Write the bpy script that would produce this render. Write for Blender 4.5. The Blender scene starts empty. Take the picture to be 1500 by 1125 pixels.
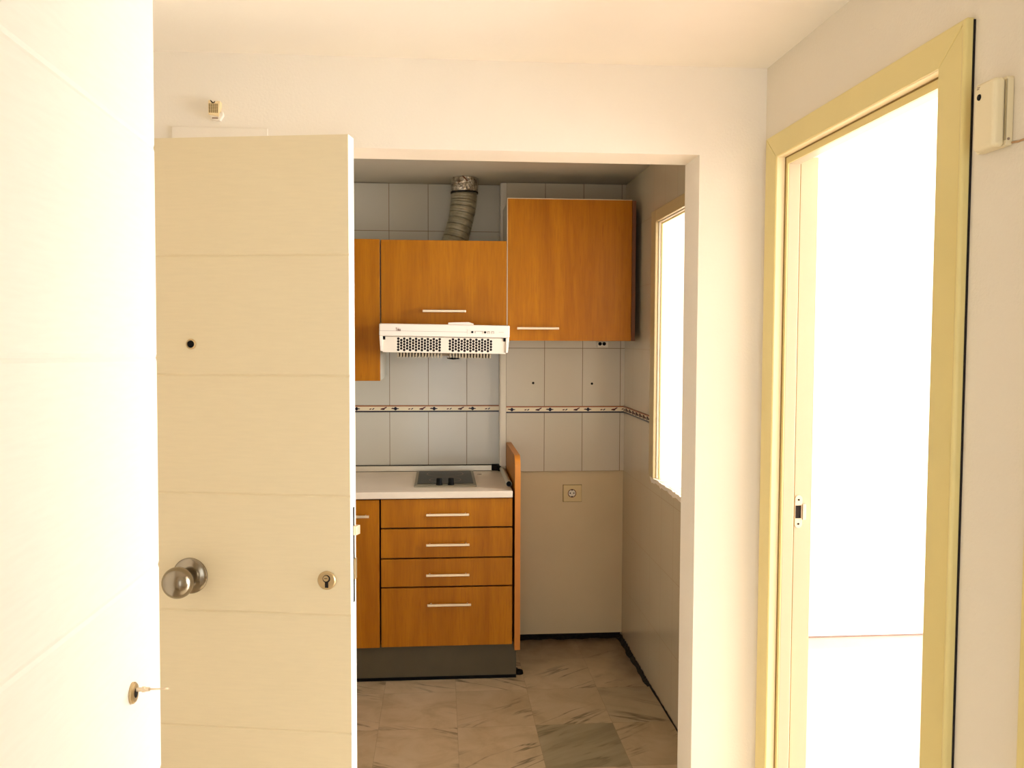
import bpy, bmesh, math, random
from mathutils import Matrix, Vector
random.seed(7)
SC = bpy.context.scene
C = SC.collection
PI = math.pi

# ------------------------------------------------------------------ materials
def s2l(c):
    return tuple(((v / 12.92) if v <= 0.04045 else ((v + 0.055) / 1.055) ** 2.4) for v in c)

def rgb(r, g, b):
    return s2l((r / 255, g / 255, b / 255)) + (1,)

class NT:
    def __init__(self, name):
        self.m = bpy.data.materials.new(name)
        self.m.use_nodes = True
        self.t = self.m.node_tree
        self.b = self.t.nodes['Principled BSDF']
    def n(self, kind, **kw):
        x = self.t.nodes.new(kind)
        for k, v in kw.items():
            setattr(x, k, v)
        return x
    def l(self, a, b):
        self.t.links.new(a, b)
    def val(self, sock, v):
        if hasattr(v, 'is_linked') or isinstance(v, bpy.types.NodeSocket):
            self.l(v, sock)
        else:
            sock.default_value = v
    def math(self, op, a, b=0.0, c=0.0):
        x = self.n('ShaderNodeMath', operation=op)
        for i, v in enumerate((a, b, c)):
            self.val(x.inputs[i], v)
        return x.outputs[0]
    def mix(self, fac, a, b):
        x = self.n('ShaderNodeMix', data_type='RGBA')
        self.val(x.inputs[0], fac); self.val(x.inputs[6], a); self.val(x.inputs[7], b)
        return x.outputs[2]
    def xyz(self):
        g = self.n('ShaderNodeNewGeometry')
        s = self.n('ShaderNodeSeparateXYZ'); self.l(g.outputs['Position'], s.inputs[0])
        return g.outputs['Position'], s.outputs
    def noise(self, vec, scale, detail=3.0, rough=0.5, dist=0.0):
        x = self.n('ShaderNodeTexNoise')
        if vec is not None: self.l(vec, x.inputs['Vector'])
        x.inputs['Scale'].default_value = scale; x.inputs['Detail'].default_value = detail
        x.inputs['Roughness'].default_value = rough; x.inputs['Distortion'].default_value = dist
        return x.outputs[0]
    def ramp(self, v, stops):
        x = self.n('ShaderNodeValToRGB'); self.l(v, x.inputs[0])
        e = x.color_ramp.elements
        while len(e) < len(stops): e.new(0.5)
        for q, (p, c) in zip(e, stops):
            q.position = p; q.color = c if len(c) == 4 else tuple(c) + (1,)
        return x.outputs[0]
    def bump(self, h, strength, dist=0.002):
        x = self.n('ShaderNodeBump'); x.inputs['Strength'].default_value = strength
        x.inputs['Distance'].default_value = dist
        self.l(h, x.inputs['Height']); self.l(x.outputs[0], self.b.inputs['Normal'])

def plain(name, col, rough=0.5, metal=0.0, var=0.0, spec=None):
    k = NT(name)
    k.b.inputs['Roughness'].default_value = rough
    k.b.inputs['Metallic'].default_value = metal
    if spec is not None: k.b.inputs['Specular IOR Level'].default_value = spec
    if var:
        p, s = k.xyz()
        nz = k.noise(p, 9.0, 4.0)
        d = tuple(c * (1 - var) for c in col[:3]) + (1,)
        u = tuple(min(1, c * (1 + var)) for c in col[:3]) + (1,)
        k.l(k.ramp(nz, [(0.3, d), (0.7, u)]), k.b.inputs['Base Color'])
    else:
        k.b.inputs['Base Color'].default_value = col
    return k.m

def stucco(name, col, bump=0.25, scale=140, var=0.03):
    k = NT(name)
    k.b.inputs['Roughness'].default_value = 0.85
    p, s = k.xyz()
    nz = k.noise(p, 2.5, 4.0)
    d = tuple(c * (1 - var) for c in col[:3]) + (1,)
    k.l(k.ramp(nz, [(0.35, d), (0.65, col)]), k.b.inputs['Base Color'])
    k.bump(k.noise(p, scale, 3.0, 0.6), bump, 0.003)
    return k.m

def tile_mat(name, col, grout, axis, u0, du):
    """20x30 wall tiles: joints every du along the axis from u0; rows run up from 1.2015 and down from 1.1685."""
    k = NT(name)
    p, s = k.xyz()
    u = s[axis]; z = s[2]
    def line(v, w):
        f = k.math('FRACT', v)
        d = k.math('MINIMUM', f, k.math('SUBTRACT', 1.0, f))
        return k.math('LESS_THAN', d, w), k.math('FLOOR', v)
    lu, cu = line(k.math('DIVIDE', k.math('SUBTRACT', u, u0 - 10 * du), du), 0.0075)
    up = k.math('DIVIDE', k.math('SUBTRACT', z, 1.2015), 0.2935)
    dn = k.math('DIVIDE', k.math('SUBTRACT', z, 1.1685), 0.2985)
    sel = k.math('GREATER_THAN', z, 1.185)
    vv = k.math('ADD', k.math('MULTIPLY', sel, up), k.math('MULTIPLY', k.math('SUBTRACT', 1.0, sel), dn))
    lz, cz = line(k.math('ADD', vv, 20.0), 0.0045)
    m = k.math('MAXIMUM', lu, lz)
    wn = k.n('ShaderNodeTexWhiteNoise', noise_dimensions='2D')
    cb = k.n('ShaderNodeCombineXYZ'); k.l(cu, cb.inputs[0]); k.l(cz, cb.inputs[1]); k.l(cb.outputs[0], wn.inputs['Vector'])
    nz = k.noise(p, 3.0, 3.0)
    a = tuple(c * 0.90 for c in col[:3]) + (1,)
    tint = (col[0] * 1.0, col[1] * 0.955, col[2] * 0.93, 1)
    base = k.mix(nz, a, col)
    base = k.mix(k.math('MULTIPLY', wn.outputs[0], 0.5), base, tint)
    k.l(k.mix(m, base, grout), k.b.inputs['Base Color'])
    k.l(k.math('ADD', k.math('MULTIPLY', m, 0.5), 0.22), k.b.inputs['Roughness'])
    k.bump(k.math('SUBTRACT', 1.0, m), 0.4, 0.001)
    return k.m

def wood_mat(name):
    k = NT(name)
    p, s = k.xyz()
    mp = k.n('ShaderNodeMapping'); mp.inputs['Scale'].default_value = (1, 1, 0.06)
    k.l(p, mp.inputs[0])
    fine = k.noise(mp.outputs[0], 150.0, 3.0, 0.6, 0.2)
    mp2 = k.n('ShaderNodeMapping'); mp2.inputs['Scale'].default_value = (1, 1, 0.12)
    k.l(p, mp2.inputs[0])
    wide = k.noise(mp2.outputs[0], 13.0, 4.0, 0.55, 0.6)
    fleck = k.noise(mp2.outputs[0], 60.0, 2.0, 0.5, 0.4)
    c = k.ramp(wide, [(0.28, rgb(158, 94, 5)), (0.55, rgb(174, 108, 8)), (0.8, rgb(190, 122, 12))])
    c2 = k.mix(k.math('MULTIPLY', k.ramp_f(fine), 0.35), c, rgb(140, 80, 8))
    fl = k.n('ShaderNodeMapRange'); fl.inputs[1].default_value = 0.67; fl.inputs[2].default_value = 0.76
    k.l(fleck, fl.inputs[0])
    k.l(k.mix(k.math('MULTIPLY', fl.outputs[0], 0.35), c2, rgb(128, 60, 10)), k.b.inputs['Base Color'])
    k.b.inputs['Roughness'].default_value = 0.42
    k.b.inputs['Specular IOR Level'].default_value = 0.2
    return k.m
def _rf(self, v):
    x = self.n('ShaderNodeMapRange'); x.inputs[1].default_value = 0.45; x.inputs[2].default_value = 0.68
    self.l(v, x.inputs[0]); return x.outputs[0]
NT.ramp_f = _rf

def marble_mat(name, dirty=True):
    k = NT(name)
    p, s = k.xyz()
    du, x0, y0 = 0.3115, 0.0673, 3.43
    u = k.math('DIVIDE', k.math('SUBTRACT', s[0], x0), du)
    v = k.math('DIVIDE', k.math('SUBTRACT', s[1], y0), 0.36)
    cu, cv = k.math('FLOOR', u), k.math('FLOOR', v)
    def line(q):
        f = k.math('FRACT', q)
        return k.math('LESS_THAN', k.math('MINIMUM', f, k.math('SUBTRACT', 1.0, f)), 0.004)
    m = k.math('MAXIMUM', line(u), line(v))
    cb = k.n('ShaderNodeCombineXYZ'); k.l(cu, cb.inputs[0]); k.l(cv, cb.inputs[1])
    wn = k.n('ShaderNodeTexWhiteNoise', noise_dimensions='2D'); k.l(cb.outputs[0], wn.inputs['Vector'])
    off = k.n('ShaderNodeVectorMath', operation='SCALE'); k.l(wn.outputs[1], off.inputs[0]); off.inputs['Scale'].default_value = 9.0
    ad = k.n('ShaderNodeVectorMath', operation='ADD'); k.l(p, ad.inputs[0]); k.l(off.outputs[0], ad.inputs[1])
    # each tile is laid with its veins along one diagonal
    rot = k.n('ShaderNodeVectorRotate', rotation_type='Z_AXIS'); k.l(ad.outputs[0], rot.inputs['Vector'])
    k.l(k.math('ADD', k.math('MULTIPLY', k.math('GREATER_THAN', wn.outputs[0], 0.5), -1.0), 0.45), rot.inputs['Angle'])
    mp = k.n('ShaderNodeMapping'); mp.inputs['Scale'].default_value = (0.7, 5.0, 1.0); k.l(rot.outputs[0], mp.inputs[0])
    vein = k.noise(mp.outputs[0], 2.4, 4.0, 0.55, 0.3)
    d = k.math('ABSOLUTE', k.math('SUBTRACT', vein, 0.5))
    vm = k.n('ShaderNodeMapRange'); vm.inputs[1].default_value = 0.0; vm.inputs[2].default_value = 0.03
    vm.inputs[3].default_value = 1.0; vm.inputs[4].default_value = 0.0
    k.l(d, vm.inputs[0])
    brk = k.noise(ad.outputs[0], 3.2, 1.0)
    bm = k.n('ShaderNodeMapRange'); bm.inputs[1].default_value = 0.48; bm.inputs[2].default_value = 0.62; k.l(brk, bm.inputs[0])
    vv = k.math('MULTIPLY', k.math('MULTIPLY', vm.outputs[0], bm.outputs[0]), 0.9)
    cloud = k.noise(ad.outputs[0], 6.0, 5.0, 0.6, 0.6)
    base = k.ramp(cloud, [(0.3, rgb(172, 152, 122)), (0.5, rgb(196, 176, 146)), (0.7, rgb(208, 190, 164))])
    tone = k.mix(k.math('MULTIPLY', wn.outputs[0], 0.35), base, rgb(150, 134, 102))
    # the grey tile in front of the units
    g = k.math('MULTIPLY', k.math('COMPARE', cu, 1.0, 0.1), k.math('COMPARE', cv, -1.0, 0.1))
    g2 = k.math('MULTIPLY', k.math('COMPARE', cu, 2.0, 0.1), k.math('COMPARE', cv, 0.0, 0.1))
    gg = k.math('MAXIMUM', k.math('MULTIPLY', g, 0.95), k.math('MULTIPLY', g2, 0.55))
    greyc = k.ramp(vein, [(0.3, rgb(100, 94, 76)), (0.5, rgb(142, 132, 106)), (0.7, rgb(162, 150, 124))])
    tone = k.mix(gg, tone, greyc)
    tone = k.mix(vv, tone, rgb(84, 76, 60))
    tone = k.mix(k.math('MULTIPLY', m, 0.3), tone, rgb(110, 92, 66))
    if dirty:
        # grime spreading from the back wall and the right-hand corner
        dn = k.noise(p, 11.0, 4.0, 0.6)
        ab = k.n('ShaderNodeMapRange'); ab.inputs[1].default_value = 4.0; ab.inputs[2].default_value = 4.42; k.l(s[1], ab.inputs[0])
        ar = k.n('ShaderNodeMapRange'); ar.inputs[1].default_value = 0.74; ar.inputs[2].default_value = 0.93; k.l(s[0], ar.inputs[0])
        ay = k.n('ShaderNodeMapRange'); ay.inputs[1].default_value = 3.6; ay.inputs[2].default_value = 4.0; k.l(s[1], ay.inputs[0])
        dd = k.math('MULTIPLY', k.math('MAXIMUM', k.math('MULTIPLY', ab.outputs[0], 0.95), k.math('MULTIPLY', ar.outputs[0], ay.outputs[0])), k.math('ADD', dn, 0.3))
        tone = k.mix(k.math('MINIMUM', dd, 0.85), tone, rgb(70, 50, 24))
    k.l(tone, k.b.inputs['Base Color'])
    k.b.inputs['Roughness'].default_value = 0.38
    return k.m

M = {}
M['wall'] = stucco('wall_paint', rgb(238, 231, 219))
M['wall_r'] = stucco('right_wall_shaded', rgb(222, 214, 198))  # darker copy of the wall paint: the side's shade put into the colour
M['ceil'] = stucco('ceiling_paint', rgb(241, 235, 223), 0.12, 60)
M['kceil'] = stucco('kitchen_ceiling_shaded', rgb(196, 188, 168), 0.3, 60)  # darker copy of the ceiling paint, kitchen dimness put into the colour
M['soffit'] = stucco('soffit_paint_lit', rgb(250, 240, 224), 0.2, 60)  # paler than the wall paint: bounced light put into the colour
M['plaster'] = stucco('bare_plaster', rgb(212, 192, 154), 0.15, 30, 0.06)
M['room'] = stucco('room_paint', rgb(250, 246, 238), 0.05, 60)
M['roomfloor'] = plain('room_floor_tile', rgb(160, 134, 120), 0.5, var=0.02)
GR = rgb(124, 104, 78)
M['tile_back'] = tile_mat('wall_tile_back', rgb(208, 198, 176), GR, 0, 0.331, 0.1938)
M['tile_recess'] = tile_mat('wall_tile_recess', rgb(204, 200, 186), GR, 0, 0.3313, 0.1955)
M['tile_right'] = tile_mat('wall_tile_right', rgb(204, 193, 168), rgb(156, 140, 112), 1, 4.419, 0.1938)
M['wood'] = wood_mat('cherry_laminate')
M['wood_dark'] = plain('dark_carcass_edge', rgb(104, 58, 20), 0.5)
M['wood_edge'] = plain('orange_edge_band', rgb(196, 122, 40), 0.45)
M['gap'] = plain('shadow_gap_board', rgb(44, 14, 6), 0.8)
M['steel'] = plain('brushed_handle_metal', rgb(226, 206, 176), 0.35, 0.55)
M['knobsteel'] = plain('satin_steel', rgb(150, 140, 124), 0.2, 1.0)
M['brass'] = plain('aged_brass', rgb(196, 172, 130), 0.35, 0.7)
M['groove'] = plain('dark_ochre_joint', rgb(130, 104, 50), 0.7)
M['strike'] = plain('pale_brass', rgb(214, 196, 170), 0.4, 0.2)
M['alu'] = plain('aluminium_profile', rgb(232, 224, 206), 0.35, 0.7)
M['alu_grey'] = plain('grey_profile', rgb(200, 193, 174), 0.4, 0.3)
M['black'] = plain('black_plastic', rgb(8, 7, 7), 0.6, spec=0.15)
M['dark'] = plain('dark_hollow', rgb(22, 12, 8), 0.9)
M['worktop'] = plain('worktop_laminate', rgb(232, 218, 200), 0.4, var=0.03)
M['plinth'] = plain('grey_brown_plinth', rgb(82, 72, 50), 0.6, var=0.08)
M['hob_glass'] = plain('hob_glass', rgb(30, 30, 24), 0.4, spec=0.2)
M['hob_frame'] = plain('hob_frame', rgb(136, 128, 106), 0.45, 0.2)
M['hood'] = plain('hood_enamel', rgb(242, 230, 216), 0.35)
M['hood_low'] = plain('hood_visor', rgb(234, 222, 204), 0.4)
M['grey_line'] = plain('grey_print', rgb(150, 130, 112), 0.6)
M['filter'] = plain('filter_metal', rgb(176, 160, 134), 0.5, 0.3)
def foil_mat():
    k = NT('aluminium_foil')
    p, s = k.xyz()
    k.l(k.ramp(k.noise(p, 45.0, 3.0, 0.6), [(0.35, rgb(120, 104, 84)), (0.62, rgb(216, 206, 188))]), k.b.inputs['Base Color'])
    k.b.inputs['Metallic'].default_value = 0.85; k.b.inputs['Roughness'].default_value = 0.28
    k.bump(k.noise(p, 60.0, 2.0), 0.9, 0.01)
    return k.m
M['foil'] = foil_mat()
def duct_mat():
    k = NT('flexible_duct')
    p, s = k.xyz()
    nz = k.noise(p, 30.0, 4.0)
    k.l(k.ramp(nz, [(0.3, rgb(140, 132, 108)), (0.7, rgb(170, 162, 138))]), k.b.inputs['Base Color'])
    k.b.inputs['Roughness'].default_value = 0.45; k.b.inputs['Metallic'].default_value = 0.35
    k.bump(k.noise(p, 70.0, 2.0), 0.3, 0.003)
    return k.m
M['duct'] = duct_mat()
M['cream'] = plain('border_cream', rgb(232, 216, 184), 0.3)
M['orange'] = plain('border_orange', rgb(164, 88, 36), 0.35)
M['navy'] = plain('border_navy', rgb(24, 14, 40), 0.35)
M['maroon'] = plain('border_maroon', rgb(96, 36, 24), 0.35)
M['trimwhite'] = plain('tile_edge_white', rgb(226, 218, 200), 0.35)
M['socket'] = plain('cream_plastic', rgb(214, 190, 138), 0.4)
M['frame'] = plain('ochre_gloss_paint', rgb(215, 199, 136), 0.4, var=0.02)
M['frame_k'] = plain('tan_gloss_paint', rgb(190, 172, 128), 0.4)
M['jamb'] = plain('lit_frame_paint', rgb(250, 234, 194), 0.4)  # paler copy of the frame paint, light on the jamb put in
M['jamb2'] = plain('pale_gloss_paint', rgb(184, 168, 140), 0.4)
def door_mat(name, col, groove_z=None):
    k = NT(name)
    p, s = k.xyz()
    mp = k.n('ShaderNodeMapping'); mp.inputs['Scale'].default_value = (0.3, 0.3, 3.0); k.l(p, mp.inputs[0])
    nz = k.noise(mp.outputs[0], 60.0, 2.0)
    d = tuple(c * 0.97 for c in col[:3]) + (1,)
    k.l(k.ramp(nz, [(0.3, d), (0.7, col)]), k.b.inputs['Base Color'])
    k.b.inputs['Roughness'].default_value = 0.5
    return k.m
M['edoor'] = door_mat('entrance_door_cream', rgb(225, 211, 178))
M['edge'] = plain('door_edge_lit', rgb(252, 246, 234), 0.45)  # whiter than the leaf: light on the latch edge put into the colour
M['ndoor'] = door_mat('white_door_paint', rgb(250, 247, 241))
M['alarm'] = plain('alarm_plastic', rgb(226, 214, 180), 0.45)
M['beige'] = plain('beige_plastic', rgb(236, 214, 168), 0.5)
M['wire'] = plain('brown_wire', rgb(176, 140, 100), 0.6)
def grime():
    k = NT('black_grime_and_shade')
    p, s = k.xyz()
    k.l(k.ramp(k.noise(p, 60.0, 4.0), [(0.35, rgb(10, 7, 4)), (0.75, rgb(46, 34, 18))]), k.b.inputs['Base Color'])
    k.b.inputs['Roughness'].default_value = 0.95
    return k.m
M['grime'] = grime()  # also colours the painted shadow line of the upstand
M['melamine'] = plain('white_melamine', rgb(200, 192, 174), 0.5)

# ------------------------------------------------------------------ mesh helper
class MB:
    def __init__(s):
        s.v = []; s.f = []; s.m = []
    def add(s, vs, fs, m=0):
        o = len(s.v)
        s.v += [tuple(v) for v in vs]
        for f in fs:
            s.f.append(tuple(i + o for i in f)); s.m.append(m)
        return s
    def box(s, x0, x1, y0, y1, z0, z1, m=0):
        x0, x1 = sorted((x0, x1)); y0, y1 = sorted((y0, y1)); z0, z1 = sorted((z0, z1))
        vs = [(x, y, z) for z in (z0, z1) for y in (y0, y1) for x in (x0, x1)]
        return s.add(vs, [(0, 2, 3, 1), (4, 5, 7, 6), (0, 1, 5, 4), (2, 6, 7, 3), (0, 4, 6, 2), (1, 3, 7, 5)], m)
    def prism(s, poly, fn, d0, d1, m=0):
        """poly: 2-D outline (counter-clockwise); fn(u, v, d) gives the 3-D point."""
        n = len(poly)
        vs = [fn(u, v, d0) for u, v in poly] + [fn(u, v, d1) for u, v in poly]
        fs = [tuple(range(n - 1, -1, -1)), tuple(range(n, 2 * n))]
        fs += [(i, (i + 1) % n, n + (i + 1) % n, n + i) for i in range(n)]
        return s.add(vs, fs, m)
    def lathe(s, prof, org, axis, n=32, m=0):
        """prof: (radius, distance along axis); closed ends where radius is 0."""
        a = Vector(axis).normalized(); o = Vector(org)
        b = a.orthogonal().normalized(); c = a.cross(b)
        vs = []; fs = []
        for r, d in prof:
            for i in range(n):
                t = 2 * PI * i / n
                vs.append(o + a * d + (b * math.cos(t) + c * math.sin(t)) * max(r, 1e-5))
        for k in range(len(prof) - 1):
            for i in range(n):
                j = (i + 1) % n
                fs.append((k * n + i, k * n + j, (k + 1) * n + j, (k + 1) * n + i))
        fs.append(tuple(range(n - 1, -1, -1))); q = (len(prof) - 1) * n
        fs.append(tuple(range(q, q + n)))
        return s.add(vs, fs, m)
    def tube(s, pts, rad, n=12, m=0):
        pts = [Vector(p) for p in pts]; R = rad if isinstance(rad, (list, tuple)) else [rad] * len(pts)
        vs = []; fs = []
        t0 = (pts[1] - pts[0]).normalized(); b = t0.orthogonal().normalized()
        for i, p in enumerate(pts):
            t = (pts[min(i + 1, len(pts) - 1)] - pts[max(i - 1, 0)]).normalized()
            b = (b - t * b.dot(t)).normalized(); c = t.cross(b)
            for k in range(n):
                a = 2 * PI * k / n
                vs.append(p + (b * math.cos(a) + c * math.sin(a)) * R[i])
        for i in range(len(pts) - 1):
            for k in range(n):
                j = (k + 1) % n
                fs.append((i * n + k, i * n + j, (i + 1) * n + j, (i + 1) * n + k))
        fs.append(tuple(range(n - 1, -1, -1))); q = (len(pts) - 1) * n
        fs.append(tuple(range(q, q + n)))
        return s.add(vs, fs, m)
    def build(s, name, mats, parent=None, bevel=0.0, smooth=False, org=None, local=False, seg=2):
        """verts are world coordinates (local=True: already in the parent's own frame)."""
        me = bpy.data.meshes.new(name)
        if not isinstance(mats, (list, tuple)): mats = [mats]
        o = bpy.data.objects.new(name, me); C.objects.link(o)
        off = Vector((0, 0, 0))
        if parent is not None:
            o.parent = parent
            if not local:
                q = parent
                while q is not None:
                    off += q.location; q = q.parent
        elif org is not None:
            off = Vector(org); o.location = off
        me.from_pydata([Vector(v) - off for v in s.v], [], s.f)
        for k in mats: me.materials.append(k)
        for p, k in zip(me.polygons, s.m): p.material_index = k
        bm = bmesh.new(); bm.from_mesh(me); bmesh.ops.recalc_face_normals(bm, faces=bm.faces); bm.to_mesh(me); bm.free()
        if smooth:
            for p in me.polygons: p.use_smooth = True
            md = o.modifiers.new('edge', 'EDGE_SPLIT'); md.split_angle = math.radians(38)
        if bevel:
            md = o.modifiers.new('bevel', 'BEVEL'); md.width = bevel; md.segments = seg; md.limit_method = 'ANGLE'
            md.angle_limit = math.radians(40)
        return o

def tag(o, label=None, cat=None, group=None, kind=None):
    for k, v in (('label', label), ('category', cat), ('group', group), ('kind', kind)):
        if v: o[k] = v
    return o
def thing(name, loc, label, cat, group=None, kind=None, rot=(0, 0, 0)):
    o = bpy.data.objects.new(name, None); C.objects.link(o)
    o.location = loc; o.rotation_euler = rot; o.empty_display_size = 0.05
    return tag(o, label, cat, group, kind)
def lab(o, t):
    o['label'] = t; return o

# ------------------------------------------------------------------ measures (metres; camera stands at x = y = 0)
H = 1.543                      # eye height
XW = 0.934                     # right-hand wall of hall and kitchen
WT = 0.10                      # its thickness
YF, YFT = 2.500, 2.648         # wall with the kitchen opening
XJ, XJL = 0.740, -0.320        # jambs of the opening
ZO = 2.069                     # underside of its lintel
ZC = 2.317                     # ceilings
YB, YR = 4.419, 4.500          # kitchen back wall: right-hand part, recessed part
XL = -1.12                     # left wall of the hall
YN = -1.70                     # wall behind the viewpoint
RX1 = 4.20                     # far side of the bright room
RY1 = 4.357

def structure(name, mb, mats, label, parent=None, bevel=0.0, org=(0, 0, 0)):
    return tag(mb.build(name, mats, parent, bevel, org=org), label, None, None, 'structure')

# ------------------------------------------------------------------ room shell
structure('floor', MB().box(-1.75, XW, YN, YR + 0.05, -0.06, 0), marble_mat('marble_tiles'), 'beige veined marble floor tiles in front of the kitchen units')
structure('floor_room', MB().box(XW, RX1 + 0.1, -1.0, RY1 + 0.1, -0.06, 0), M['roomfloor'], 'sunlit pale floor of the bright room beyond the doorway', org=(2, 2, 0))
structure('ceiling', MB().box(XL - 0.1, XW + WT, YN, YF, ZC, ZC + 0.08), M['ceil'], 'cream plastered hall ceiling')
structure('ceiling_kitchen', MB().box(-1.75, XW + WT, YF, YR + 0.1, ZC + 0.004, ZC + 0.08), M['kceil'], 'plastered kitchen ceiling, coloured dim, with the duct going into it')
structure('ceiling_room', MB().box(XW + WT, RX1 + 0.1, -1.0, RY1 + 0.1, ZC + 0.02, ZC + 0.1), M['room'], 'white ceiling of the bright room')

w = MB()
w.box(XL - 0.1, XJL, YF, YFT, 0, ZC); w.box(XJL, XJ, YF, YFT, ZO, ZC); w.box(XJ, XW, YF, YFT, 0, ZC)
wf = w.build('wall_front', [M['wall'], M['soffit']], org=(0, 0, 0))
tag(wf, 'cream textured wall around the kitchen opening', None, None, 'structure')
for p in wf.data.polygons:
    c = p.center
    if abs(c.z - ZO) < 1e-3 and XJL < c.x < XJ: p.material_index = 1

w = MB()   # hall side of the right-hand wall: doorway to the bright room, closed door nearer the viewpoint
DY0, DY1, DZ = 1.590, 2.380, 2.043
w.box(XW, XW + WT, YN, DY0, 0, ZC); w.box(XW, XW + WT, DY0, DY1, DZ, ZC); w.box(XW, XW + WT, DY1, YFT - 0.02, 0, ZC)
structure('wall_right', w, M['wall_r'], 'textured wall in a shaded beige around the bright doorway')

WY0, WY1, WZ0, WZ1 = 2.92, 3.745, 0.938, 2.045
w = MB()
w.box(XW, XW + 0.12, YFT - 0.02, WY0, 0, ZC); w.box(XW, XW + 0.12, WY0, WY1, 0, WZ0)
w.box(XW, XW + 0.12, WY0, WY1, WZ1, ZC); w.box(XW, XW + 0.12, WY1, YR + 0.1, 0, ZC)
structure('wall_kitchen_right', w, M['tile_right'], 'tiled kitchen side wall holding the bright window')

w = MB()
w.box(0.308, XW, YB, YB + 0.18, 0.8703, ZC); w.box(0.3085, XW, YB + 0.012, YB + 0.18, 0.028, 0.8703, 1)
w.box(0.308, XW, YB + 0.05, YB + 0.18, 0, 0.028, 2)
structure('wall_back', w, [M['tile_back'], M['plaster'], M['dark']], 'kitchen back wall, tiled above and bare plaster below')
w = MB(); w.box(-1.75, 0.308, YR, YR + 0.1, 0, ZC)
structure('wall_recess', w, M['tile_recess'], 'tiled kitchen wall behind the worktop')
structure('wall_kitchen_left', MB().box(-1.75, -1.65, YFT, YR, 0, ZC), M['wall'], 'left end wall of the kitchen')
structure('wall_left', MB().box(XL - 0.1, XL, YN, YF, 0, ZC), M['wall'], 'left wall of the hall')
w = MB()
w.box(XL, -0.75, YN - 0.1, YN, 0, ZC); w.box(0.75, XW, YN - 0.1, YN, 0, ZC); w.box(-0.75, 0.75, YN - 0.1, YN, 2.1, ZC)
structure('wall_rear', w, M['wall'], 'hall wall behind the viewpoint with a wide opening')
structure('wall_stub', MB().box(XL, -0.445, 0.37, 0.45, 0, ZC), M['wall'], 'short wall that carries the white door')
w = MB()
w.box(XW + WT, RX1, RY1, RY1 + 0.1, 0, ZC + 0.02)
structure('wall_room_far', w, M['room'], 'white far wall of the bright room')
w = MB()
w.box(RX1, RX1 + 0.1, -1.0, RY1, 0, 0.35); w.box(RX1, RX1 + 0.1, -1.0, RY1, 2.25, ZC + 0.02)
w.box(RX1, RX1 + 0.1, -1.0, 0.4, 0.35, 2.25); w.box(RX1, RX1 + 0.1, 4.25, RY1, 0.35, 2.25)
structure('wall_room_window', w, M['room'], 'window wall of the bright room')
structure('baseboard_room', MB().box(XW + WT, RX1, RY1 - 0.004, RY1, 0, 0.008), plain('joint_brown', rgb(120, 98, 86), 0.8), 'thin brown joint between the bright room floor and its far wall')
structure('wall_room_near', MB().box(XW + WT, RX1, -1.1, -1.0, 0, ZC), M['room'], 'near wall of the bright room')

# tile edge at the step in the back wall
structure('trim_1', MB().box(0.304, 0.331, YB - 0.004, YB + 0.004, 0.90, ZC - 0.002).box(0.300, 0.308, YB, YR - 0.002, 0.90, ZC - 0.002), M['trimwhite'],
          'pale vertical tile edge at the step in the kitchen back wall', bevel=0.0015)

# decorated tile border
def border(name, u0, u1, joint, du, fn, label):
    b = MB()
    z0, z1 = 1.1685, 1.2015
    def q(a, c, za, zb, d, m):
        b.prism([(a, za), (c, za), (c, zb), (a, zb)], fn, 0.0, d, m)
    q(u0, u1, z0, z1, 0.003, 0)
    q(u0, u1, z1 - 0.005, z1, 0.0042, 1); q(u0, u1, z1 - 0.0075, z1 - 0.006, 0.0038, 0)
    q(u0, u1, z0, z0 + 0.0065, 0.0042, 2)
    def blob(cx, cz, rx, rz, rot, m):
        p = []
        for i in range(10):
            t = 2 * PI * i / 10
            x, z = 1.15 * rx * math.cos(t), 1.25 * rz * math.sin(t)
            x, z = x * math.cos(rot) - z * math.sin(rot), x * math.sin(rot) + z * math.cos(rot)
            p.append((cx + x, cz + z))
        if min(v[0] for v in p) >= u0 and max(v[0] for v in p) <= u1:
            b.prism(p, fn, 0.002, 0.0045, m)
    k = math.floor((u0 - joint) / du)
    zc = (z0 + z1) / 2 + 0.0005
    while joint + k * du < u1:
        a = joint + k * du; s = du / 0.194
        blob(a + 0.029 * s, zc, 0.0065, 0.0075, 0, 2); blob(a + 0.029 * s, zc, 0.016 * s, 0.0028, 0, 2)
        blob(a + 0.013 * s, zc + 0.0015, 0.005, 0.002, 0.4, 3)
        blob(a + 0.098 * s, zc - 0.0015, 0.0055, 0.0022, 0.2, 3); blob(a + 0.112 * s, zc - 0.001, 0.006, 0.002, 0.6, 2)
        blob(a + 0.158 * s, zc - 0.001, 0.009, 0.0032, 0.15, 3); blob(a + 0.170 * s, zc + 0.003, 0.011, 0.0026, 0.5, 3)
        blob(a + 0.163 * s, zc - 0.004, 0.006, 0.002, 0.1, 2)
        k += 1
    return structure(name, b, [M['cream'], M['orange'], M['navy'], M['maroon']], label)
border('trim_2', 0.331, XW, 0.331, 0.1938, lambda u, v, d: (u, YB - d, v), 'floral tile border beside the step, right part of the back wall')
border('trim_3', -1.64, 0.300, 0.3313, 0.1955, lambda u, v, d: (u, YR - d, v), 'floral tile border behind the worktop')
border('trim_4', 3.835, YB - 0.005, YB, 0.075, lambda u, v, d: (XW - d, u, v), 'floral tile border on the kitchen side wall')

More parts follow.
